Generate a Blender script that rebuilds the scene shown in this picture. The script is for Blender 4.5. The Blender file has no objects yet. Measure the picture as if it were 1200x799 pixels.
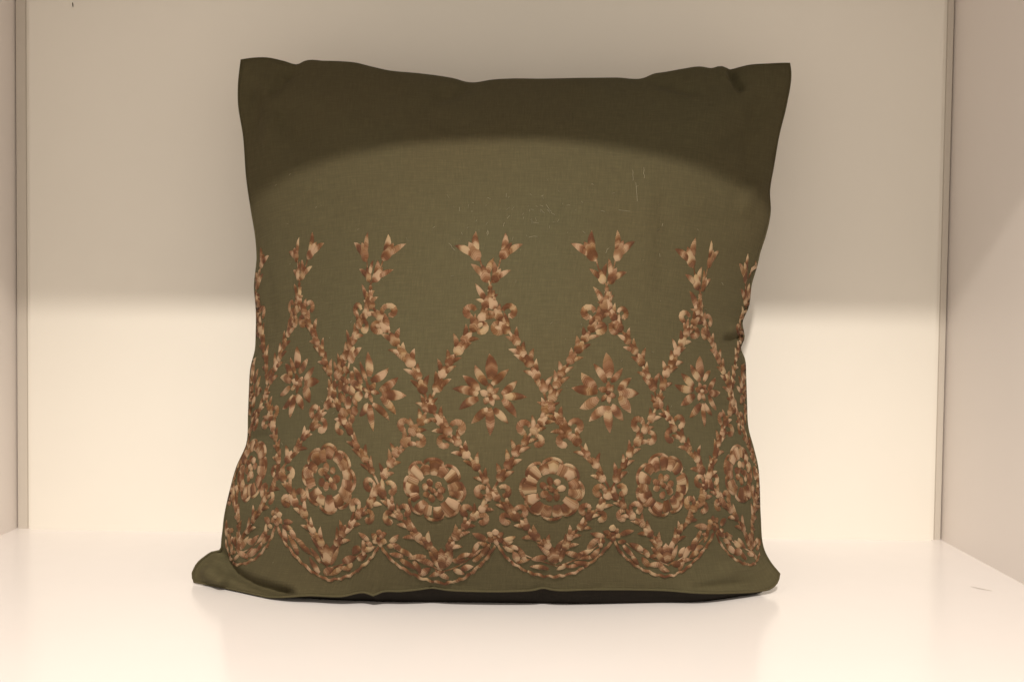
import bpy, bmesh, math, random
import numpy as np
from mathutils import Vector, Matrix
from mathutils.bvhtree import BVHTree

scene = bpy.context.scene
col = scene.collection
random.seed(11)
rng = np.random.default_rng(7)

# ------------------------------------------------------------------ camera
F = 1150.0                      # focal length in pixels of a 1200 px wide picture
D, H = 1.00, 0.2325              # camera distance from the back wall, height over the shelf
PITCH = math.atan(38.0 / F); YAW = math.radians(0.15); ROLL = 0.0118
CAM = Vector((0.003, -D, H))
fw = Vector((-math.sin(YAW) * math.cos(PITCH), math.cos(YAW) * math.cos(PITCH), -math.sin(PITCH)))
rt = fw.cross(Vector((0, 0, 1))).normalized()
up = rt.cross(fw).normalized()
c_, s_ = math.cos(ROLL), math.sin(ROLL)
rt, up = rt * c_ + up * s_, up * c_ - rt * s_
cam_data = bpy.data.cameras.new('camera')
cam_data.sensor_width = 36.0
cam_data.lens = 36.0 * F / 1200.0
cam_data.clip_start = 0.01
cam_data.clip_end = 50.0
cam = bpy.data.objects.new('camera', cam_data)
cam.matrix_world = Matrix(((rt.x, up.x, -fw.x, CAM.x), (rt.y, up.y, -fw.y, CAM.y), (rt.z, up.z, -fw.z, CAM.z), (0, 0, 0, 1)))
col.objects.link(cam)
scene.camera = cam

# ------------------------------------------------------------------ light
world = bpy.data.worlds.new('World')
scene.world = world
world.use_nodes = True
bg = world.node_tree.nodes['Background']
bg.inputs['Color'].default_value = (1.0, 0.88, 0.72, 1)     # dim warm light of the shop
bg.inputs['Strength'].default_value = 0.95

def spot(name, loc, target, watts, size, angle, blend, color):
    d = bpy.data.lights.new(name, 'SPOT')
    d.energy = watts; d.shadow_soft_size = size; d.spot_size = math.radians(angle); d.spot_blend = blend
    d.color = color
    o = bpy.data.objects.new(name, d)
    o.location = loc
    o.rotation_euler = (Vector(target) - Vector(loc)).to_track_quat('-Z', 'Y').to_euler()
    col.objects.link(o)
    return o

SHELF_DEPTH = 0.50              # front edge of the shelf boards, from the back wall
SHADOW_Z, SLOPE = 0.230, 0.745    # where the edge of the board above throws its shadow on the wall
TOP_Z = SHADOW_Z + SLOPE * SHELF_DEPTH
LD = 1.35
spot('ceiling_spotlight', (0.0, -SHELF_DEPTH - LD, TOP_Z + SLOPE * LD), (0.0, -0.42, 0.0), 196.0, 0.036, 44, 1.0, (1.0, 0.905, 0.785))

vs = scene.view_settings
vs.view_transform = 'Standard'; vs.look = 'None'; vs.gamma = 1.0; vs.use_curve_mapping = False
vs.exposure = 0.0
scene.render.engine = 'CYCLES'
scene.cycles.max_bounces = 12
scene.cycles.diffuse_bounces = 8

# ------------------------------------------------------------------ materials
def mat(name):
    m = bpy.data.materials.new(name); m.use_nodes = True
    nt = m.node_tree
    return m, nt, nt.nodes['Principled BSDF']

def node(nt, kind, **kw):
    n = nt.nodes.new(kind)
    for k, v in kw.items():
        if k in n.inputs: n.inputs[k].default_value = v
        else: setattr(n, k, v)
    return n

def ramp(nt, stops):
    r = nt.nodes.new('ShaderNodeValToRGB')
    e = r.color_ramp.elements
    while len(e) < len(stops): e.new(0.5)
    for i, (p, c) in enumerate(stops):
        e[i].position = p; e[i].color = (*c, 1)
    return r

def laminate(name, c, rough, spec=0.5):
    m, nt, b = mat(name)
    tc = node(nt, 'ShaderNodeTexCoord')
    n1 = node(nt, 'ShaderNodeTexNoise', Scale=5.0, Detail=5.0)
    nt.links.new(tc.outputs['Object'], n1.inputs['Vector'])
    r = ramp(nt, [(0.3, tuple(x * 0.975 for x in c)), (0.7, c)])
    nt.links.new(n1.outputs['Fac'], r.inputs['Fac'])
    nt.links.new(r.outputs['Color'], b.inputs['Base Color'])
    n2 = node(nt, 'ShaderNodeTexNoise', Scale=30.0, Detail=6.0, Roughness=0.65)
    nt.links.new(tc.outputs['Object'], n2.inputs['Vector'])
    mr = node(nt, 'ShaderNodeMapRange')
    mr.inputs['To Min'].default_value = rough * 0.85; mr.inputs['To Max'].default_value = rough * 1.2
    nt.links.new(n2.outputs['Fac'], mr.inputs['Value'])
    nt.links.new(mr.outputs['Result'], b.inputs['Roughness'])
    n3 = node(nt, 'ShaderNodeTexNoise', Scale=14.0, Detail=2.0)
    nt.links.new(tc.outputs['Object'], n3.inputs['Vector'])
    bp = node(nt, 'ShaderNodeBump', Strength=0.05, Distance=0.002)
    nt.links.new(n3.outputs['Fac'], bp.inputs['Height'])
    nt.links.new(bp.outputs['Normal'], b.inputs['Normal'])
    b.inputs['Specular IOR Level'].default_value = spec
    return m

M_shelf = laminate('white gloss laminate', (0.85, 0.822, 0.825), 0.20, 0.5)
M_wall = laminate('white wall board', (0.83, 0.80, 0.74), 0.55, 0.35)
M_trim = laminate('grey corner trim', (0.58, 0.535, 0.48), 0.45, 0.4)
M_side = laminate('white side panel', (0.84, 0.785, 0.755), 0.40, 0.4)

def linen(name, c, var=0.16):
    m, nt, b = mat(name)
    uv = node(nt, 'ShaderNodeUVMap', uv_map='UVMap')
    facs = []
    for sc in ((760, 70, 1), (60, 760, 1)):
        mp = node(nt, 'ShaderNodeMapping'); mp.inputs['Scale'].default_value = sc
        nt.links.new(uv.outputs['UV'], mp.inputs['Vector'])
        n = node(nt, 'ShaderNodeTexNoise', Scale=1.0, Detail=3.0, Roughness=0.6)
        nt.links.new(mp.outputs['Vector'], n.inputs['Vector'])
        facs.append(n.outputs['Fac'])
    ad = node(nt, 'ShaderNodeMath', operation='ADD')
    nt.links.new(facs[0], ad.inputs[0]); nt.links.new(facs[1], ad.inputs[1])
    hf = node(nt, 'ShaderNodeMath', operation='MULTIPLY'); hf.inputs[1].default_value = 0.5
    nt.links.new(ad.outputs[0], hf.inputs[0])
    r = ramp(nt, [(0.36, tuple(x * (1 - var) for x in c)), (0.52, c), (0.68, tuple(x * (1 + 1.6 * var) for x in c))])
    nt.links.new(hf.outputs[0], r.inputs['Fac'])
    # slow drift of hue as in washed cloth
    n2 = node(nt, 'ShaderNodeTexNoise', Scale=4.0, Detail=4.0)
    nt.links.new(uv.outputs['UV'], n2.inputs['Vector'])
    mx = node(nt, 'ShaderNodeMix', data_type='RGBA', blend_type='MULTIPLY')
    mx.inputs['Factor'].default_value = 1.0
    r2 = ramp(nt, [(0.3, (1.0, 0.94, 0.90)), (0.7, (0.97, 1.0, 1.0))])
    nt.links.new(n2.outputs['Fac'], r2.inputs['Fac'])
    nt.links.new(r.outputs['Color'], mx.inputs['A']); nt.links.new(r2.outputs['Color'], mx.inputs['B'])
    nt.links.new(mx.outputs['Result'], b.inputs['Base Color'])
    bp = node(nt, 'ShaderNodeBump', Strength=0.5, Distance=0.0008)
    nt.links.new(hf.outputs[0], bp.inputs['Height'])
    nt.links.new(bp.outputs['Normal'], b.inputs['Normal'])
    b.inputs['Roughness'].default_value = 0.92
    b.inputs['Specular IOR Level'].default_value = 0.12
    b.inputs['Sheen Weight'].default_value = 0.0
    b.inputs['Sheen Roughness'].default_value = 0.5
    return m

M_olive = linen('olive linen', (0.075, 0.0655, 0.0355), 0.12)
M_back = linen('dark brown backing cloth', (0.012, 0.009, 0.006))

def thread(name):
    # variegated silk: colour runs along the thread, so it changes in blocks along each filled shape
    m, nt, b = mat(name)
    uv = node(nt, 'ShaderNodeUVMap', uv_map='UVMap')      # x: mm along the shape (+ its own offset), y: mm across
    sep = node(nt, 'ShaderNodeSeparateXYZ')
    nt.links.new(uv.outputs['UV'], sep.inputs['Vector'])
    # slanting stitches
    ab = node(nt, 'ShaderNodeMath', operation='ABSOLUTE'); nt.links.new(sep.outputs['Y'], ab.inputs[0])
    sl = node(nt, 'ShaderNodeMath', operation='MULTIPLY'); sl.inputs[1].default_value = 0.55
    nt.links.new(ab.outputs[0], sl.inputs[0])
    t = node(nt, 'ShaderNodeMath', operation='ADD')
    nt.links.new(sep.outputs['X'], t.inputs[0]); nt.links.new(sl.outputs[0], t.inputs[1])
    # block colour
    blk = node(nt, 'ShaderNodeTexNoise', noise_dimensions='1D', Scale=1.0, Detail=0.0)
    d = node(nt, 'ShaderNodeMath', operation='MULTIPLY'); d.inputs[1].default_value = 0.095
    nt.links.new(t.outputs[0], d.inputs[0]); nt.links.new(d.outputs[0], blk.inputs['W'])
    fine = node(nt, 'ShaderNodeTexNoise', noise_dimensions='1D', Scale=1.0, Detail=1.0)
    d2 = node(nt, 'ShaderNodeMath', operation='MULTIPLY'); d2.inputs[1].default_value = 1.3
    nt.links.new(t.outputs[0], d2.inputs[0]); nt.links.new(d2.outputs[0], fine.inputs['W'])
    k = node(nt, 'ShaderNodeMath', operation='MULTIPLY_ADD'); k.inputs[1].default_value = 0.38
    nt.links.new(fine.outputs['Fac'], k.inputs[0]); nt.links.new(blk.outputs['Fac'], k.inputs[2])
    r = ramp(nt, [(0.47, (0.086, 0.034, 0.014)), (0.61, (0.118, 0.051, 0.021)), (0.64, (0.134, 0.062, 0.027)), (0.67, (0.168, 0.086, 0.042)),
                  (0.74, (0.190, 0.105, 0.056)), (0.77, (0.232, 0.143, 0.084)), (0.90, (0.325, 0.228, 0.146))])
    nt.links.new(k.outputs[0], r.inputs['Fac'])
    gold = node(nt, 'ShaderNodeTexNoise', noise_dimensions='1D', Scale=1.0, Detail=0.0)
    d4 = node(nt, 'ShaderNodeMath', operation='MULTIPLY_ADD'); d4.inputs[1].default_value = 0.06; d4.inputs[2].default_value = 313.0
    nt.links.new(t.outputs[0], d4.inputs[0]); nt.links.new(d4.outputs[0], gold.inputs['W'])
    gr = ramp(nt, [(0.35, (1.02, 0.96, 0.94)), (0.62, (1.0, 1.0, 0.92)), (0.85, (1.0, 0.98, 0.80))])
    nt.links.new(gold.outputs['Fac'], gr.inputs['Fac'])
    gm = node(nt, 'ShaderNodeMix', data_type='RGBA', blend_type='MULTIPLY'); gm.inputs['Factor'].default_value = 1.0
    nt.links.new(r.outputs['Color'], gm.inputs['A']); nt.links.new(gr.outputs['Color'], gm.inputs['B'])
    nt.links.new(gm.outputs['Result'], b.inputs['Base Color'])
    wv = node(nt, 'ShaderNodeMath', operation='SINE')
    d3 = node(nt, 'ShaderNodeMath', operation='MULTIPLY'); d3.inputs[1].default_value = 7.0
    nt.links.new(t.outputs[0], d3.inputs[0]); nt.links.new(d3.outputs[0], wv.inputs[0])
    sm = node(nt, 'ShaderNodeMath', operation='ADD'); nt.links.new(wv.outputs[0], sm.inputs[0]); nt.links.new(fine.outputs['Fac'], sm.inputs[1])
    bp = node(nt, 'ShaderNodeBump', Strength=0.5, Distance=0.0004)
    nt.links.new(sm.outputs[0], bp.inputs['Height'])
    nt.links.new(bp.outputs['Normal'], b.inputs['Normal'])
    b.inputs['Roughness'].default_value = 0.62
    b.inputs['Specular IOR Level'].default_value = 0.25
    b.inputs['Anisotropic'].default_value = 0.4
    return m

M_thread = thread('variegated brown embroidery silk')

def plain(name, c, rough=0.9):
    m, nt, b = mat(name)
    tc = node(nt, 'ShaderNodeTexCoord')
    n = node(nt, 'ShaderNodeTexNoise', Scale=300.0, Detail=2.0)
    nt.links.new(tc.outputs['Object'], n.inputs['Vector'])
    r = ramp(nt, [(0.35, tuple(x * 0.75 for x in c)), (0.65, c)])
    nt.links.new(n.outputs['Fac'], r.inputs['Fac']); nt.links.new(r.outputs['Color'], b.inputs['Base Color'])
    b.inputs['Roughness'].default_value = rough
    return m

M_lint = plain('pale lint', (0.20, 0.175, 0.11))
M_mark = plain('dark scuff', (0.06, 0.045, 0.03))
M_scratch = plain('grey scratch', (0.64, 0.60, 0.56), 0.6)

# ------------------------------------------------------------------ helpers
def new_obj(name, verts, faces, material, parent=None, uvs=None, smooth=True):
    me = bpy.data.meshes.new(name)
    me.from_pydata([tuple(v) for v in verts], [], faces)
    if uvs is not None:
        lay = me.uv_layers.new(name='UVMap')
        idx = np.zeros(len(me.loops), dtype=np.int32)
        me.loops.foreach_get('vertex_index', idx)
        lay.data.foreach_set('uv', np.asarray(uvs, dtype=np.float32)[idx].ravel())
    if smooth:
        me.polygons.foreach_set('use_smooth', [True] * len(me.polygons))
    me.materials.append(material)
    me.update()
    o = bpy.data.objects.new(name, me)
    col.objects.link(o)
    if parent: o.parent = parent
    return o

def board(name, lo, hi, material, bevel=0.0012):
    bm = bmesh.new()
    bmesh.ops.create_cube(bm, size=1.0)
    ctr = [(a + b) / 2 for a, b in zip(lo, hi)]
    for v in bm.verts:
        v.co = Vector([ctr[i] + v.co[i] * (hi[i] - lo[i]) for i in range(3)])
    bmesh.ops.bevel(bm, geom=bm.edges[:], offset=bevel, segments=2, affect='EDGES')
    me = bpy.data.meshes.new(name); bm.to_mesh(me); bm.free()
    me.materials.append(material)
    o = bpy.data.objects.new(name, me); col.objects.link(o)
    o['kind'] = 'structure'
    return o

def ray(px, py):
    return (fw * F + rt * (px - 600.0) + up * (399.5 - py)).normalized()

def wall_point(px, py, y):
    d = ray(px, py); return CAM + d * ((y - CAM.y) / d.y)

def project(P):
    """(N,3) points -> (N,2) photograph pixels"""
    Q = np.asarray(P) - np.array(CAM)
    z = Q @ np.array(fw); x = Q @ np.array(rt); y = Q @ np.array(up)
    return np.stack([600.0 + F * x / z, 399.5 - F * y / z], -1)

# ------------------------------------------------------------------ the shelf niche
XL, XR = -0.5085, 0.445          # inner faces of the side panels
BT = 0.022
board('shelf_floor', (XL - 0.10, -SHELF_DEPTH, -0.025), (XR + 0.10, 0.030, 0.0), M_shelf)
board('wall_left', (XL - 0.019, -SHELF_DEPTH + 0.002, -0.002), (XL, 0.0185, TOP_Z + 0.002), M_side, 0.0006)
board('wall_right', (XR, -SHELF_DEPTH + 0.002, -0.002), (XR + 0.019, 0.0185, TOP_Z + 0.002), M_side, 0.0006)
board('wall_back', (XL + 0.0125, 0.0, -0.008), (XR - 0.0085, 0.0185, TOP_Z + 0.008), M_wall, 0.0045)
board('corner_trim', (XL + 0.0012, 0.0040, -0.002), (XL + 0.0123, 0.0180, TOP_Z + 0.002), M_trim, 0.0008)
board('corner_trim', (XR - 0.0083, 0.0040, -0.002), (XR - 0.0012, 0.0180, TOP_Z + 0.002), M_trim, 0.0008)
board('wall_recess', (XL - 0.06, 0.0190, -0.002), (XR + 0.06, 0.0295, TOP_Z + 0.002), M_wall)
board('shelf_top', (XL - 0.10, -SHELF_DEPTH, TOP_Z), (XR + 0.10, 0.030, TOP_Z + 0.025), M_shelf)

# ------------------------------------------------------------------ the cushion: outline of the sewn edge
TILT = math.radians(19.0)
PN = Vector((0, -math.cos(TILT), math.sin(TILT)))           # plane normal, towards the camera
P0 = Vector((0, -0.236, 0.012))                             # foot of the plane at the lower lip

def on_plane(px, py, setback=0.0):
    d = ray(px, py)
    p0 = P0 - PN * setback
    return CAM + d * ((p0 - CAM).dot(PN) / d.dot(PN))

TOP = [(283, 71), (300, 69), (313, 69), (332, 73), (349, 77), (359, 72.5), (380, 73), (398, 74), (417, 76), (436, 81), (456, 86), (490, 90), (510, 93),
       (533, 97), (554, 102), (577, 99), (600, 98), (640, 98), (686, 96), (721, 95.5), (752, 96), (764, 90), (780, 87), (799, 83), (819, 80),
       (834, 81.5), (845, 79), (855, 83), (864, 81), (876, 78), (902, 76), (925, 75)]
RIGHT = [(925, 75), (926, 84), (921, 122), (912, 159), (906, 194), (901, 226), (902, 246), (896, 277), (890, 295), (886, 312), (880, 332), (876, 360),
         (869, 377), (871, 397), (867, 407), (872, 422), (873, 440), (874, 470), (876, 503), (882, 525), (887, 546), (889, 575), (890, 604), (896, 648),
         (903, 660), (913, 672)]
LEFT = [(283, 71), (280, 102), (280, 119), (286, 159), (290, 211), (296, 251), (300, 275), (302, 300), (299, 337), (301, 362), (301, 390), (300, 410),
        (295, 430), (293, 460), (292, 485), (290, 520), (278, 548), (271, 573), (264, 605), (261, 630), (258, 645), (249, 647), (241, 652), (231, 661),
        (226, 671)]
BOT = [(226, 671), (227, 680), (232, 686), (242, 691), (251, 694), (290, 698), (332, 699), (360, 697), (400, 698), (430, 694), (437, 697), (446, 693),
       (470, 692), (490, 690), (508, 688), (520, 690), (560, 692), (600, 692), (628, 690), (636, 688), (646, 690), (690, 690), (740, 690), (780, 691), (820, 694),
       (860, 694), (890, 692), (903, 689), (911, 681), (913, 672)]

def smooth_curve(pts, n):
    p = np.array(pts, float)
    d = np.r_[0, np.cumsum(np.hypot(*np.diff(p, axis=0).T))]
    t = np.linspace(0, d[-1], n)
    # Catmull-Rom through the points
    m = np.gradient(p, d, axis=0)
    i = np.clip(np.searchsorted(d, t, side='right') - 1, 0, len(d) - 2)
    h = (d[i + 1] - d[i])[:, None]; s = ((t - d[i])[:, None]) / h
    return ((2 * s**3 - 3 * s**2 + 1) * p[i] + (s**3 - 2 * s**2 + s) * h * m[i] + (-2 * s**3 + 3 * s**2) * p[i + 1] + (s**3 - s**2) * h * m[i + 1])

N = 260
def edge3(pts, sb):
    q = smooth_curve(pts, N + 1)
    out = []
    for k, (a, b) in enumerate(q):
        out.append(on_plane(a, b, sb(k / N)))
    return np.array(out)

sm01 = lambda x: np.clip(x, 0, 1)**2 * (3 - 2 * np.clip(x, 0, 1))
SBL, SBR = 0.048, 0.040                   # the lower corners lie further back than the lip
eT = edge3(TOP, lambda t: 0.0)
eL = edge3(LEFT, lambda t: 0.012 * math.sin(math.pi * min(1, t * 1.1)) + SBL * float(sm01((t - 0.80) / 0.2)))
eR = edge3(RIGHT, lambda t: 0.012 * math.sin(math.pi * min(1, t * 1.1)) + SBR * float(sm01((t - 0.80) / 0.2)))
eL[:, 2] = np.maximum(eL[:, 2], 0.002); eR[:, 2] = np.maximum(eR[:, 2], 0.002)
eB = edge3(BOT, lambda t: SBL * float(sm01(1 - t / 0.20)) + SBR * float(sm01((t - 0.84) / 0.16)) - 0.014 * float(sm01((min(t, 1 - t) - 0.12) / 0.25)))
eB[:, 2] = np.maximum(eB[:, 2], 0.002)
eB[0] = eL[-1]; eB[-1] = eR[-1]

U, V = np.meshgrid(np.linspace(0, 1, N + 1), np.linspace(0, 1, N + 1))   # V runs from the top edge down
u = U[..., None]; v = V[..., None]
def relax(e, w=26):
    # the same edge without its small puckers, ends kept
    L = np.linspace(0, 1, len(e))[:, None]; chord = e[0] * (1 - L) + e[-1] * L; d = e - chord
    for _ in range(2):
        p = np.concatenate([-d[1:w + 1][::-1], d, -d[-w - 1:-1][::-1]])
        c = np.cumsum(np.concatenate([np.zeros((1, 3)), p]), axis=0)
        d = (c[2 * w + 1:] - c[:-2 * w - 1]) / (2 * w + 1)
    return chord + d
rT, rB, rL, rR = relax(eT), relax(eB), relax(eL, 14), relax(eR, 14)
coons = ((1 - v) * rT[None] + v * rB[None] + (1 - u) * rL[:, None] + u * rR[:, None]
         - ((1 - u) * (1 - v) * eT[0] + u * (1 - v) * eT[-1] + (1 - u) * v * eB[0] + u * v * eB[-1]))
coons = (coons + (eT - rT)[None] * np.exp(-v / 0.09) * (1 - v) + (eB - rB)[None] * np.exp(-(1 - v) / 0.035) * v
         + (eL - rL)[:, None] * np.exp(-u / 0.06) * (1 - u) + (eR - rR)[:, None] * np.exp(-(1 - u) / 0.06) * u)
pn = np.array(PN)

def lumps(X, Y, n, fmin, fmax, seed):
    r = np.random.default_rng(seed); out = np.zeros_like(X)
    for _ in range(n):
        f = math.exp(r.uniform(math.log(fmin), math.log(fmax))); a = r.uniform(0, 2 * math.pi)
        out += math.sqrt(fmin / f) * np.sin(2 * math.pi * f * (X * math.cos(a) + Y * math.sin(a)) + r.uniform(0, 6.28))
    return out / math.sqrt(n)

su = np.sin(np.pi * U); sv = np.sin(np.pi * V**0.96)
A_FRONT = 0.088
bulge = A_FRONT * su**0.72 * np.clip(sv, 0, 1)**(0.52 + 0.45 * sm01((V - 0.3) / 0.5))
edge_d = np.minimum(np.minimum(U, 1 - U), np.minimum(V, 1 - V))
bulge += sm01(edge_d / 0.06) * (0.0011 * lumps(U, V, 14, 1.5, 6, 3))
bulge += sm01(edge_d / 0.012) * (1 - sm01(edge_d / 0.16)) * 0.0007 * lumps(U, V, 18, 5, 16, 9)

front = coons + pn * bulge[..., None]
PX = project(front.reshape(-1, 3)).reshape(N + 1, N + 1, 2)

def crease(pts, depth, width, fade=0.35, side=0.0):
    """gaussian valley (depth < 0) or ridge along a line given in photograph pixels of the cloth"""
    p = np.array(pts, float)
    best = np.full(U.shape, 1e9); tt = np.zeros(U.shape)
    L = np.r_[0, np.cumsum(np.hypot(*np.diff(p, axis=0).T))]
    for k in range(len(p) - 1):
        a, b = p[k], p[k + 1]; ab = b - a; l2 = (ab**2).sum()
        s = np.clip(((PX - a) @ ab) / l2, 0, 1)
        q = PX - (a + s[..., None] * ab); dd = np.hypot(q[..., 0], q[..., 1])
        w = dd < best
        best = np.where(w, dd, best); tt = np.where(w, (L[k] + s * math.sqrt(l2)) / L[-1], tt)
    end = sm01(tt / fade) * sm01((1 - tt) / fade) if fade > 0 else 1.0
    return depth * np.exp(-(best / width)**2) * end

cr = np.zeros_like(U)
# lower left corner pulled out into an ear, deep fold above it
cr += crease([(258, 640), (266, 658), (276, 672), (296, 683), (325, 692), (350, 697)], -0.011, 6.0, 0.16)
cr += crease([(242, 660), (248, 674), (268, 688)], 0.012, 9.0, 0.25)
cr += crease([(253, 650), (259, 664), (268, 677)], -0.003, 3.0)
cr += crease([(243, 655), (247, 672), (258, 684)], -0.002, 4.0)
# lower right corner
cr += crease([(800, 690), (850, 685), (893, 681)], -0.003, 4.5)
cr += crease([(830, 676), (880, 664)], 0.002, 8.0)
# pleat on the right edge
cr += crease([(846, 396), (858, 396), (874, 391)], -0.007, 3.6, 0.2)
cr += crease([(850, 389), (866, 386)], 0.002, 4.0)
for x0, y0, x1, y1, dpt in ((846, 455, 880, 453, -0.0012), (838, 474, 880, 476, -0.0014), (842, 508, 880, 503, -0.0025), (850, 430, 880, 432, -0.0012)):
    cr += crease([(x0, y0), (x1, y1)], dpt, 3.5)
cr += crease([(858, 420), (870, 425)], 0.002, 8)
# upper corners and the sagging top edge
cr += crease([(855, 80), (862, 92), (872, 108)], -0.008, 5.0, 0.25)
cr += crease([(846, 80), (850, 94)], 0.003, 5.0, 0.2)
cr += crease([(752, 94), (790, 100), (830, 112)], -0.005, 7.0)
cr += crease([(350, 76), (330, 92), (310, 120)], -0.007, 8.0)
cr += crease([(290, 80), (300, 120), (297, 170)], -0.005, 9.0)
cr += crease([(322, 80), (318, 140), (312, 210)], 0.0050, 12.0)
cr += crease([(555, 101), (530, 110), (500, 118)], -0.005, 8.0)
cr += crease([(905, 95), (880, 150), (878, 230)], -0.005, 12.0)
cr += crease([(893, 200), (880, 225), (870, 262)], 0.0035, 9.0)
# slack cloth running in from the corners
for a_, b_, dp, wd in (((300, 95), (380, 190), -0.0022, 13), ((330, 90), (440, 165), 0.0018, 14), ((905, 100), (830, 190), -0.0022, 13), ((870, 105), (780, 170), 0.0016, 14),
                       ((310, 240), (420, 225), -0.0010, 14), ((885, 270), (800, 250), -0.0012, 12), ((460, 118), (560, 150), -0.0012, 15), ((640, 112), (720, 150), -0.0012, 16),
                       ((270, 640), (330, 590), -0.0020, 10), ((890, 655), (840, 600), -0.0018, 9), ((400, 240), (520, 262), 0.0008, 16), ((650, 215), (690, 330), -0.0008, 14)):
    dp *= 1.7
    cr += crease([a_, ((a_[0] + b_[0]) / 2 + random.uniform(-6, 6), (a_[1] + b_[1]) / 2 + random.uniform(-6, 6)), b_], dp, wd)
# soft standing fold in the middle right and a few on the left edge
cr += crease([(757, 190), (760, 280), (756, 360)], 0.0016, 15.0)
cr += crease([(775, 190), (777, 280), (772, 360)], -0.0014, 13.0)
cr += crease([(312, 300), (316, 350), (322, 400)], -0.0015, 6.0)
cr += crease([(296, 455), (318, 470)], -0.0018, 4.0)
cr += crease([(290, 512), (320, 508)], -0.0028, 4.0)
# puckers along the lower seam
for x0 in (437, 508, 632, 700, 772):
    cr += crease([(x0, 697), (x0 + random.uniform(-3, 3), 687)], -0.0012, 3.0, 0.0)
front = front + pn * (cr * sm01(edge_d / 0.004))[..., None]
front[..., 2] = np.maximum(front[..., 2], 0.0015)
seam_z = front[-1, :, 2]

cushion = bpy.data.objects.new('cushion', None)
col.objects.link(cushion)
cushion.location = (0, 0, 0)
cushion['label'] = 'olive green square linen cushion embroidered with brown flowers standing on the white shelf'
cushion['category'] = 'cushion'

def grid_faces(nu, nv, flip=False):
    fs = []
    for j in range(nv):
        for i in range(nu):
            a = j * (nu + 1) + i
            q = (a, a + nu + 1, a + nu + 2, a + 1)
            fs.append(q[::-1] if flip else q)
    return fs

fv = front.reshape(-1, 3)
ff = grid_faces(N, N)
uvs = np.stack([U.ravel() * 0.5, V.ravel() * 0.5], -1)
fc = new_obj('front_cover', fv, ff, M_olive, cushion, uvs)
fc['label'] = 'olive linen front with embroidery'

# back cover: same sewn edge, bulging to the wall and sagging on to the shelf
S = 2
cb = coons[::S, ::S]; Ub = U[::S, ::S]; Vb = V[::S, ::S]; nb = N // S
cb = cb.copy(); cb[:, 0] = front[::S, 0]; cb[:, -1] = front[::S, -1]; cb[0] = front[0, ::S]; cb[-1] = front[-1, ::S]
bb = np.clip(np.sin(np.pi * Ub), 0, 1)**0.62 * np.clip(np.sin(np.pi * Vb), 0, 1)**0.6
A_BACK = 0.12
w = 1 - Vb
def back_for(a):
    B = cb - pn * (a * bb)[..., None]
    edge = sm01(np.minimum(Ub, 1 - Ub) / 0.10)
    B[..., 2] -= 0.045 * edge * (1 - np.exp(-w / 0.012)) * np.exp(-w / 0.22)
    B[..., 2] = np.maximum(B[..., 2], 0.0004)
    return B
lo, hi = 0.05, 0.25
for _ in range(30):                                         # plump enough to lean on the wall
    mid = (lo + hi) / 2
    if back_for(mid)[..., 1].max() > 0.0004: hi = mid
    else: lo = mid
back = back_for(hi)
bc = new_obj('back_cover', back.reshape(-1, 3), grid_faces(nb, nb, True), M_back, cushion, np.stack([Ub.ravel() * 0.5, Vb.ravel() * 0.5], -1))
bc['label'] = 'dark brown plain back of the cushion'
print('back bulge', hi)

# seam: thin rolled edge all round
loop = np.concatenate([front[0, :-1], front[:-1, -1], front[-1, ::-1][:-1], front[::-1, 0][:-1]])
loop = loop[::2]
def tube(pts, r, k, closed):
    n = len(pts); vs_, fs_ = [], []
    for i in range(n):
        a = pts[(i - 1) % n]; b = pts[(i + 1) % n]
        t = Vector(b - a).normalized()
        n1 = t.cross(Vector((0, 1, 0.2))).normalized(); n2 = t.cross(n1).normalized()
        for j in range(k):
            an = 2 * math.pi * j / k
            q = Vector(pts[i]) + (n1 * math.cos(an) + n2 * math.sin(an)) * r
            q.z = max(q.z, 0.0003)
            vs_.append(q)
    for i in range(n if closed else n - 1):
        for j in range(k):
            fs_.append((i * k + j, i * k + (j + 1) % k, ((i + 1) % n) * k + (j + 1) % k, ((i + 1) % n) * k + j))
    return vs_, fs_
tv, tf = tube(loop, 0.0011, 5, True)
new_obj('seam', tv, tf, M_olive, cushion, [(0.01 * (i // 5), 0.003 * (i % 5)) for i in range(len(tv))])

# ------------------------------------------------------------------ embroidery
bvh = BVHTree.FromPolygons([Vector(p) for p in fv], ff)

def cloth(px, py):
    """point of the front cloth and its normal at a place of the pattern"""
    d = ray(px, py)
    loc, nor, _, _ = bvh.ray_cast(CAM, d)
    if loc is None:
        q = on_plane(px, py)
        loc, nor, _, dist = bvh.find_nearest(q)
        if dist > 0.006: return None
    if nor.dot(d) > 0: nor = -nor
    return loc, nor

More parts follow.
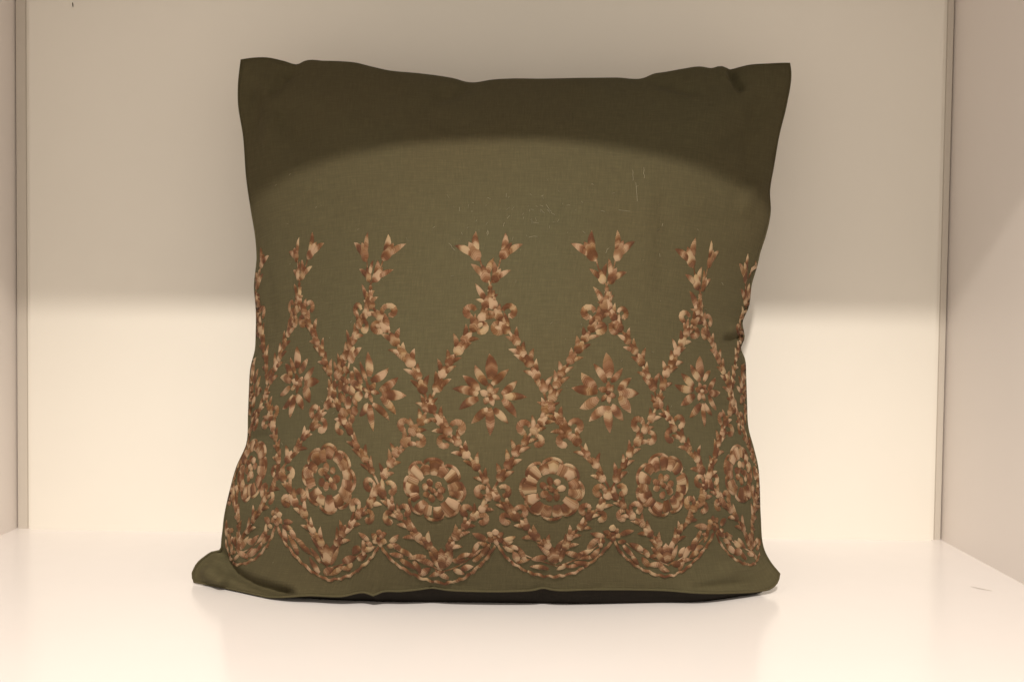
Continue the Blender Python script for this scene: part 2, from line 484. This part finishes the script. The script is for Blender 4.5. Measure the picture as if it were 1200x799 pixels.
# pattern -> cloth: rows of the pattern, half columns -3 .. 3
ROWS = np.array([285, 350, 463, 570, 626, 680], float)
WARP = {-3.0: [(302, 300), (300, 355), (295, 462), (269, 552), (262, 604), (258, 650)],
        -2.5: [(328, 297), (326, 348), (314, 452), (293, 545), (287, 608), (276, 660)],
        -2.0: [(356, 287), (350, 345), (348, 449), (329, 549), (322, 604), (328, 662)],
        -1.5: [(398, 287), (391, 347), (391, 445), (384, 558), (384, 622), (385, 678)],
        -1.0: [(441, 287), (433, 350), (432, 459), (445, 566), (443, 630), (450, 680)],
        -0.5: [(509, 286), (504, 350), (503, 465), (507, 574), (513, 626), (521, 682)],
        0.0: [(577, 285), (575, 350), (574, 463), (577, 573), (580, 628), (586, 680)],
        0.5: [(645, 286), (644, 350), (643, 465), (647, 573), (650, 626), (652, 674)],
        1.0: [(713, 286), (712, 352), (713, 460), (716, 572), (718, 624), (718, 672)],
        1.5: [(770, 290), (766, 355), (771, 460), (778, 568), (781, 622), (783, 674)],
        2.0: [(826, 294), (820, 360), (823, 458), (829, 560), (837, 613), (840, 665)],
        2.5: [(858, 303), (851, 370), (857, 458), (870, 552), (876, 605), (883, 660)],
        3.0: [(881, 315), (872, 378), (873, 460), (888, 550), (894, 610), (900, 650)]}
KEYS = sorted(WARP)
WT = np.array([WARP[k] for k in KEYS], float)
def warp(x, y):
    c = (x / 138.0 + 3.0) * 2
    if c < -0.3 or c > 12.3: return None
    i = int(min(max(math.floor(c), 0), 11)); fx = c - i
    j = int(np.clip(np.searchsorted(ROWS, y, side='right') - 1, 0, 4)); fy = (y - ROWS[j]) / (ROWS[j + 1] - ROWS[j])
    p = (WT[i, j] * (1 - fx) + WT[i + 1, j] * fx) * (1 - fy) + (WT[i, j + 1] * (1 - fx) + WT[i + 1, j + 1] * fx) * fy
    return p

LIFT = 0.0004
class Patch:
    """satin stitched shapes gathered into one mesh"""
    def __init__(s): s.v, s.f, s.uv = [], [], []
    def strip(s, line, hw, dome=0.0011, cross=4, shift=None, along=False):
        """line: points (pattern px); hw: half width at each (pattern px)"""
        base = len(s.v); pts = np.array(line, float)
        off = random.uniform(0, 900) if shift is None else shift
        acc = 0.0
        rows = []
        for i, p in enumerate(pts):
            a = pts[max(i - 1, 0)]; b = pts[min(i + 1, len(pts) - 1)]
            t = (b - a) / (np.hypot(*(b - a)) + 1e-9); n = np.array([-t[1], t[0]])
            if i: acc += np.hypot(*(p - pts[i - 1]))
            for k in range(cross + 1):
                s_ = -1 + 2 * k / cross
                q = p + n * hw[i] * s_
                wv = warp(*q)
                if wv is None: return False
                r = cloth(*wv)
                if r is None: return False
                loc, nor = r
                hgt = LIFT * (0.2 if abs(s_) > 0.99 else 1) + 0.72 * dome * (1 - s_ * s_) * min(1.0, hw[i] / 2.5)
                if abs(s_) > 0.99: hgt = -0.0002
                if i in (0, len(pts) - 1): hgt *= 0.1
                uvp = (off + s_ * hw[i] * 0.75, acc * 0.10) if along else (off + acc * 0.75, s_ * hw[i] * 0.75)
                rows.append((loc + nor * hgt, uvp))
        for r in rows: s.v.append(r[0]); s.uv.append(r[1])
        c = cross + 1
        for i in range(len(pts) - 1):
            for k in range(cross):
                a = base + i * c + k
                s.f.append((a, a + 1, a + c + 1, a + c))
        return True
    def leaf(s, b, t, w, bend=0.0, blunt=0.35, n=6, dome=0.0011):
        b = np.array(b, float); t = np.array(t, float); d = t - b; nn = np.array([-d[1], d[0]])
        line, hw = [], []
        for i in range(n + 1):
            x = i / n
            line.append(b + d * x + nn * bend * 4 * x * (1 - x) * 0.5)
            hw.append(max(0.25, w * (math.sin(math.pi * (0.12 + 0.88 * x)**(0.85 + blunt * 0.3))**0.8 if x < 1 else 0.0)))
        return s.strip(line, hw, dome)
    def curl(s, c, r, a0, a1, w):
        line, hw = [], []
        n = 8
        for i in range(n + 1):
            x = i / n; a = math.radians(a0 + (a1 - a0) * x); rr = r * (1.0 - 0.22 * x)
            line.append((c[0] + rr * math.cos(a), c[1] + rr * math.sin(a)))
            hw.append(w * (0.45 + 0.75 * math.sin(math.pi * min(1, 0.1 + 0.62 * x))) if i < n else w * 0.6)
        return s.strip(line, hw, 0.0011, 4)
    def dot(s, c, r, ry=None, ang=0.0):
        ry = ry or r; a = math.radians(ang); d = np.array([math.cos(a), math.sin(a)])
        line, hw = [], []
        for i in range(6):
            x = -1 + 2 * i / 5
            line.append(np.array(c) + d * x * r); hw.append(max(0.3, ry * math.sqrt(max(0, 1 - (x * 0.97)**2))))
        return s.strip(line, hw, 0.0011)
    def stem(s, pts, w=1.1):
        q = smooth_curve(pts, max(4, int(len(pts) * 3)))
        return s.strip(q, [w] * len(q), 0.0006, 2)
    def done(s, name, parent):
        if not s.f: return None
        return new_obj(name, s.v, s.f, M_thread, parent, s.uv)

def jit(a): return random.uniform(-a, a)

def bud(parent, base, ang, size, spread=30, left=1.0, right=1.0, name='bud', fat=0.33):
    """two pointed cup seen from the side; base sits on the stem, ang in degrees (0 = right, 90 = down)"""
    p = Patch(); b = np.array(base, float) + (jit(0.8), jit(0.8))
    ang += jit(6); size *= 1 + jit(0.10)
    d = np.array([math.cos(math.radians(ang)), math.sin(math.radians(ang))])
    mid = b + d * size * 0.45
    for sgn, ln in ((-1, left), (1, right)):
        if ln <= 0: continue
        a = math.radians(ang + sgn * (spread + jit(8)))
        e = np.array([math.cos(a), math.sin(a)]); s0 = b + d * size * 0.28 + np.array([-d[1], d[0]]) * sgn * size * 0.10
        p.leaf(s0, s0 + e * size * 0.95 * ln, size * 0.17, bend=-sgn * 0.14, n=5)
    line, hw = [], []
    for i in range(8):
        x = i / 7
        line.append(b + d * size * (0.94 * x - 0.06)); hw.append(max(0.3, size * fat * math.sin(math.pi * x ** 0.72) ** 0.75))
    p.strip(line, hw, 0.0014)
    return p.done(name, parent)

def leaf(parent, b, t, w, name='leaf', bend=None):
    p = Patch(); j = 1.0 if name != 'leaf' else 2.0
    p.leaf((b[0] + jit(j), b[1] + jit(j)), (t[0] + jit(j * 1.3), t[1] + jit(j * 1.3)), w * (1.06 + jit(0.2)), bend=jit(0.16) if bend is None else bend)
    return p.done(name, parent)

def curl(parent, c, r, a0, a1, w=3.2):
    p = Patch(); p.curl((c[0] + jit(0.6), c[1] + jit(0.6)), r * (1 + jit(0.08)), a0 + jit(8), a1 + jit(12), w * (1 + jit(0.1)))
    return p.done('curl', parent)

def visible_root(patch, name, label=None):
    o = patch.done(name, cushion)
    if o is not None and label: o['label'] = label
    return o

def spray(c):
    X = 138.0 * c
    f = lambda x, y: (X + (x - 577), y)
    st = Patch()
    st.stem([f(562, 300), f(566, 314), f(575, 332), f(576, 346)]); st.stem([f(588, 300), f(585, 313), f(577, 330), f(574, 346)])
    r = visible_root(st, 'bud_spray')
    if r is None: return
    bud(r, f(562, 304), -118, 27, 29, 0.95, 0.95, fat=0.25)
    bud(r, f(588, 303), -62, 27, 29, 0.95, 0.95, fat=0.25)
    bud(r, f(572, 330), -112, 22, 30, 0.95, 0.95, fat=0.27)
    bud(r, f(579, 330), -66, 22, 30, 0.95, 0.95, fat=0.27)
    p = Patch(); p.dot(f(576, 337), 3.5, 3.0, 90); p.done('knot', r)
    leaf(r, f(573, 353), f(560, 334), 3.6)
    leaf(r, f(577, 354), f(579, 337), 3.2)

def strand(pts, name='lattice_strand'):
    st = Patch(); st.stem(pts, 1.9)
    return visible_root(st, name)

def chain(r, pts, s, first, last, step, size):
    q = smooth_curve(pts, 161); n = 160
    L = np.r_[0, np.cumsum(np.hypot(*np.diff(q, axis=0).T))]
    d = first; k = 0
    while d <= L[-1] + last:
        i = int(np.clip(np.searchsorted(L, d), 1, n))
        t = q[max(i - 4, 0)] - q[min(i + 2, n)]
        ang = math.degrees(math.atan2(t[1], t[0]))
        lr = (random.uniform(0.75, 1.05), random.uniform(0.75, 1.05))
        bud(r, tuple(q[i] + np.array([jit(1.0), jit(0.6)])), ang + (7 if k % 2 else -7), size * random.uniform(0.92, 1.08), 34, *lr)
        d += step * random.uniform(0.9, 1.1); k += 1

def upper_strand(c, s):
    """from the peak crossing down to the crossing half a column away; s = -1 left, +1 right"""
    X = 138.0 * c
    f = lambda x, y: (X + s * (x - 577), y)                  # written for the right hand side
    a = lambda g: g if s > 0 else 180 - g
    path = [f(574, 340), f(581, 360), f(596, 384), f(611, 406), f(625, 428), f(636, 448), f(644, 468)]
    r = strand(path)
    if r is None: return
    chain(r, path, s, 22, 2, 16.5, 19)
    leaf(r, f(597, 384), f(594, 367), 3.0)
    curl(r, f(599, 365), 6.6, a(190), a(190) + s * 265, 3.7)
    curl(r, f(587, 384), 6.2, a(-70), a(-70) - s * 265, 3.6)

def middle_strand(h, s):
    """from the crossing on a half column down to the crossing under the peaks"""
    X = 138.0 * h
    f = lambda x, y: (X + s * (x - 643), y)
    a = lambda g: g if s > 0 else 180 - g
    path = [f(643, 464), f(647, 480), f(658, 497), f(672, 514), f(686, 532), f(699, 551), f(711, 571)]
    r = strand(path)
    if r is None: return
    chain(r, path, s, 18, 2, 16.5, 18)
    curl(r, f(673, 499), 6.6, a(200), a(200) + s * 265, 3.7)
    curl(r, f(658, 514), 6.2, a(-60), a(-60) - s * 265, 3.6)
    curl(r, f(699, 573), 6.0, a(-40), a(-40) - s * 255, 3.5)

def lower_strand(c, s):
    """from the crossing under a peak down to the scallop"""
    X = 138.0 * c
    f = lambda x, y: (X + s * (x - 577), y)
    a = lambda g: g if s > 0 else 180 - g
    path = [f(577, 570), f(586, 586), f(600, 602), f(616, 618), f(632, 636), f(642, 650)]
    r = strand(path)
    if r is None: return
    chain(r, path, s, 15, -2, 16, 17)
    curl(r, f(608, 597), 6.2, a(190), a(190) + s * 260, 3.6)
    curl(r, f(591, 605), 5.8, a(-60), a(-60) - s * 260, 3.4)

STAR = [((1, -19), (-1, -48), 5.6), ((-3, -13), (-18, -35), 4.4), ((3, -13), (21, -30), 4.4), ((14, -2), (33, -19), 4.4), ((15, 2), (43, 1), 4.8),
        ((14, 5), (30, 24), 4.8), ((-1, 15), (0, 45), 4.4), ((3, 15), (20, 32), 4.2), ((-3, 15), (-23, 32), 4.2), ((-13, -2), (-42, -9), 4.8),
        ((-13, -6), (-31, -25), 4.6), ((-13, 4), (-35, 16), 4.4)]
def star(c):
    X = 138.0 * c
    f = lambda p: (X + p[0], 463 + p[1])
    m = Patch(); m.dot(f((0, 0)), 3.4, 3.0)
    r = visible_root(m, 'star_flower')
    if r is None: return
    for k in range(6):
        a = k * 60 + 12 + jit(14); e = (math.cos(math.radians(a)), math.sin(math.radians(a)))
        leaf(r, f((e[0] * 2.5, e[1] * 2.5)), f((e[0] * 12.5, e[1] * 13)), 3.6, 'inner_petal')
    for b, t, w_ in STAR:
        leaf(r, f(b), f(t), w_ * 1.2, 'petal')

def rosette(h):
    X = 138.0 * h; Y = 571.0
    ph = jit(0.3)
    lobes = random.choice((3.5, 4.0, 3.5)); big = random.uniform(5.0, 6.4)
    rim = lambda a: 30.2 + big * abs(math.cos(lobes * a + ph)) ** 0.55
    m = Patch()
    m.dot((X, Y), 3.8, 3.6)
    r = visible_root(m, 'rosette')
    if r is None: return
    n = 15
    for k in range(n):
        a = 2 * math.pi * (k + 0.5 + jit(0.2)) / n; inner = 19.0 + jit(2.0)
        p = Patch(); line, hw = [], []
        for i in range(6):
            x = i / 5; rr = inner + (rim(a) - inner + jit(0.8)) * x
            line.append((X + rr * math.cos(a), Y + rr * math.sin(a)))
            hw.append((math.pi * rr / n) * (1.15, 1.18, 1.2, 1.2, 1.15, 0.75)[i] * (1 + jit(0.05)))
        p.strip(line, hw, 0.0014, along=random.random() < 0.3); p.done('wedge_petal', r)
    for q in range(int(2 * lobes)):
        p = Patch(); line = []
        for i in range(10):
            a = (-math.pi / 2 + math.pi * (q + i / 9) - ph) / lobes
            line.append((X + (rim(a) + 0.4 + jit(0.3)) * math.cos(a), Y + (rim(a) + 0.4) * math.sin(a)))
        p.strip(line, [1.6] + [2.2] * 8 + [1.6], 0.0016, 2); p.done('rim_stitch', r)
    for k in range(7):
        a = 2 * math.pi * k / 7 + jit(0.2); rr = 10.5 + jit(1.2)
        p = Patch(); p.dot((X + rr * math.cos(a), Y + rr * math.sin(a)), 5.2 + jit(0.9), 4.6 + jit(0.7), math.degrees(a) + jit(40)); p.done('centre_petal', r)
    p = Patch()
    p.dot((X - 3 + jit(1), Y - 3), 3.5, 3.0, 30); p.dot((X + 4, Y + 3 + jit(1)), 3.2, 3.0, 80); p.done('centre_petal', r)

def scallop(h):
    X = 138.0 * h
    g = lambda x, y: (X + x, y)
    pts = smooth_curve([g(-67, 637), g(-60, 650), g(-46, 664), g(-25, 676), g(0, 681), g(24, 676), g(44, 663), g(58, 650), g(68, 637)], 43)
    m = Patch(); m.stem([g(-52, 640), g(-34, 652), g(-12, 662), g(2, 668)], 1.0); m.stem([g(54, 640), g(34, 654), g(14, 664), g(0, 668)], 1.0)
    r = visible_root(m, 'scallop_border')
    if r is None: return
    for k in range(7):
        q = pts[k * 6:k * 6 + 7]
        q = q + np.array([[0, 1.1 * math.sin(1.9 * (k * 6 + i) + h) * (0 < i < len(q) - 1)] for i in range(len(q))])
        p = Patch(); p.strip(q, [1.7] + [2.0 + jit(0.4) for _ in range(len(q) - 2)] + [1.7], 0.0013, 3); p.done('rim_stitch', r)
    # three pointed flower in the middle
    bud(r, g(-1, 664), -92 + jit(6), 25, 36, 1.0, 1.0)
    for sx in (-1, 1):
        leaf(r, g(sx * 3, 664), g(sx * (15 + jit(3)), 642 + jit(3)), 4.0)
    rimy = lambda x: 681 - 44 * (abs(x) / 67) ** 2.3
    for k in range(13):                                      # leafy filling, no two alike
        x = -57 + 114 * k / 12 + jit(2.5)
        lo_y, hi_y = 632 + 20 * max(0, 1 - abs(abs(x) - 24) / 30) * 0.6, rimy(x) - 10
        rows_ = 2 if abs(x) > 14 else 1
        if abs(x) > 52: rows_ = 1
        for q in range(rows_):
            y = hi_y - q * (12 + jit(2)) + jit(1.5)
            if y < 630 or random.random() < 0.12: continue
            sl = math.degrees(math.atan2(-44 * 2.3 * abs(x) ** 1.3 / 67 ** 2.3 * (1 if x > 0 else -1), 1))
            an = math.radians(sl + jit(38) + (180 if random.random() < 0.5 else 0)); ln = random.uniform(7.5, 10.5)
            leaf(r, g(x - ln * math.cos(an), y - ln * math.sin(an)), g(x + ln * math.cos(an), y + ln * math.sin(an)), random.uniform(3.1, 4.4))

def floret(c):
    X = 138.0 * c; Y = 627.0
    m = Patch(); m.dot((X, Y), 3.0, 2.8)
    r = visible_root(m, 'small_floret')
    if r is None: return
    for k in range(6):
        a = math.radians(k * 60 + 30 + jit(10))
        leaf(r, (X + 2.5 * math.cos(a), Y + 2.5 * math.sin(a)), (X + 11 * math.cos(a), Y + 10.5 * math.sin(a)), 4.0, 'petal')
    for s in (-1, 1):
        leaf(r, (X + s * 11, Y + 4), (X + s * 26, Y - 2), 4.0)
        leaf(r, (X + s * 8, Y + 10), (X + s * 20, Y + 8), 3.4)

for c in range(-3, 4):
    spray(c)
    for s in (-1, 1):
        if -3 <= c + 0.5 * s <= 3: upper_strand(c, s)
    star(c)
for k in range(6):
    h = -2.5 + k
    for s in (-1, 1): middle_strand(h, s)
    rosette(h)
for c in range(-3, 4):
    for s in (-1, 1):
        if -3 <= c + 0.5 * s <= 3: lower_strand(c, s)
    floret(c)
for k in range(6): scallop(-2.5 + k)

# where the repeat of the pattern was joined, the worker filled the gap with a thick cluster of leaves
m = Patch(); m.stem([(-172, 420), (-178, 440), (-186, 462), (-184, 488)], 2.0)
cl = visible_root(m, 'leaf_cluster')
bud(cl, (-176, 434), -70, 25, 30, 0.95, 0.95, fat=0.30)
for x_, y_, an in ((-190, 436, 80), (-181, 446, 20), (-194, 452, 100), (-184, 458, 10), (-172, 452, 60), (-196, 468, 80), (-184, 471, 160), (-173, 468, 130), (-190, 482, 40),
                   (-178, 484, 100), (-166, 480, 60), (-168, 492, 150), (-186, 496, 20), (-200, 488, 60), (-160, 462, 0)):
    a_ = math.radians(an + jit(25)); l_ = random.uniform(7, 9)
    leaf(cl, (x_ - l_ * math.cos(a_), y_ - l_ * math.sin(a_)), (x_ + l_ * math.cos(a_), y_ + l_ * math.sin(a_)), random.uniform(4.6, 5.8))

# ------------------------------------------------------------------ lint and scuffs
lv, lf = [], []
def fibre(pts, w):
    b = len(lv); P = []
    for x, y in pts:
        r = cloth(x, y)
        if r is None: return
        P.append(r)
    for i, (l, n) in enumerate(P):
        a = P[max(i - 1, 0)][0]; c = P[min(i + 1, len(P) - 1)][0]
        t = (c - a).normalized(); sd = t.cross(n).normalized() * w
        lv.extend([l + n * 0.0003 - sd, l + n * 0.0007, l + n * 0.0003 + sd])
    for i in range(len(P) - 1):
        for k in range(2):
            a = b + i * 3 + k; lf.append((a, a + 1, a + 4, a + 3))
for x, y, dx, dy in ((526, 285, 4, 5), (529, 290, 5, 4), (725, 246, 14, 2), (741, 200, 1, 12), (745, 214, 2, 22), (754, 196, 1, 14), (713, 291, -4, 6), (597, 253, -3, 4),
                     (592, 261, -3, 5), (571, 270, 0, 6), (572, 275, 1, -4), (641, 246, 6, 3), (645, 250, 5, 2), (637, 229, -3, 2), (633, 246, 5, 4), (625, 261, 7, 1),
                     (693, 216, 3, 1), (620, 278, 10, -1), (845, 331, 2, 3), (776, 262, 0, 4), (640, 240, 4, 6)):
    n = 4
    fibre([(x + dx * i / n + jit(0.6), y + dy * i / n + jit(0.6)) for i in range(n + 1)], 0.00020)
for _ in range(45):
    x = random.gauss(608, 42); y = random.gauss(252, 17); a = random.uniform(0, math.pi); l = random.uniform(0.8, 2.6)
    fibre([(x + l * t * math.cos(a), y + l * t * math.sin(a)) for t in (-1, 0, 1)], random.uniform(0.00007, 0.00017))
for _ in range(90):
    x = random.uniform(320, 860); y = random.uniform(190, 660); a = random.uniform(0, math.pi); l = random.uniform(0.6, 2.0)
    fibre([(x + l * t * math.cos(a), y + l * t * math.sin(a)) for t in (-1, 0, 1)], random.uniform(0.00005, 0.00013))
lo_ = new_obj('lint', lv, lf, M_lint, cushion)
lo_['kind'] = 'stuff'

def mark(name, a, b, w, m, parent, plane):
    A = wall_point(*a, -0.0004) if plane == 'wall' else None
    if plane == 'wall':
        B = wall_point(*b, -0.0004); sd = Vector((w, 0, 0)); nrm = Vector((0, -0.0003, 0))
    else:
        d = ray(*a); A = CAM + d * ((0.0003 - CAM.z) / d.z); d = ray(*b); B = CAM + d * ((0.0003 - CAM.z) / d.z)
        sd = Vector((0, w, 0)); nrm = Vector((0, 0, 0.0002))
    vs_ = []
    for t, k in ((0, 0.2), (0.35, 1), (0.7, 0.8), (1, 0.15)):
        p = A.lerp(B, t)
        vs_ += [p - sd * k, p + nrm, p + sd * k]
    fs_ = [(i * 3 + k, i * 3 + k + 1, i * 3 + k + 4, i * 3 + k + 3) for i in range(3) for k in range(2)]
    return new_obj(name, vs_, fs_, m, parent)
mark('scuff', (85, 3), (85.5, 9), 0.0006, M_mark, bpy.data.objects['wall_back'], 'wall')
mark('scratch', (1138, 687), (1163, 692), 0.0012, M_scratch, bpy.data.objects['shelf_floor'], 'floor')
print('objects', len(bpy.data.objects))
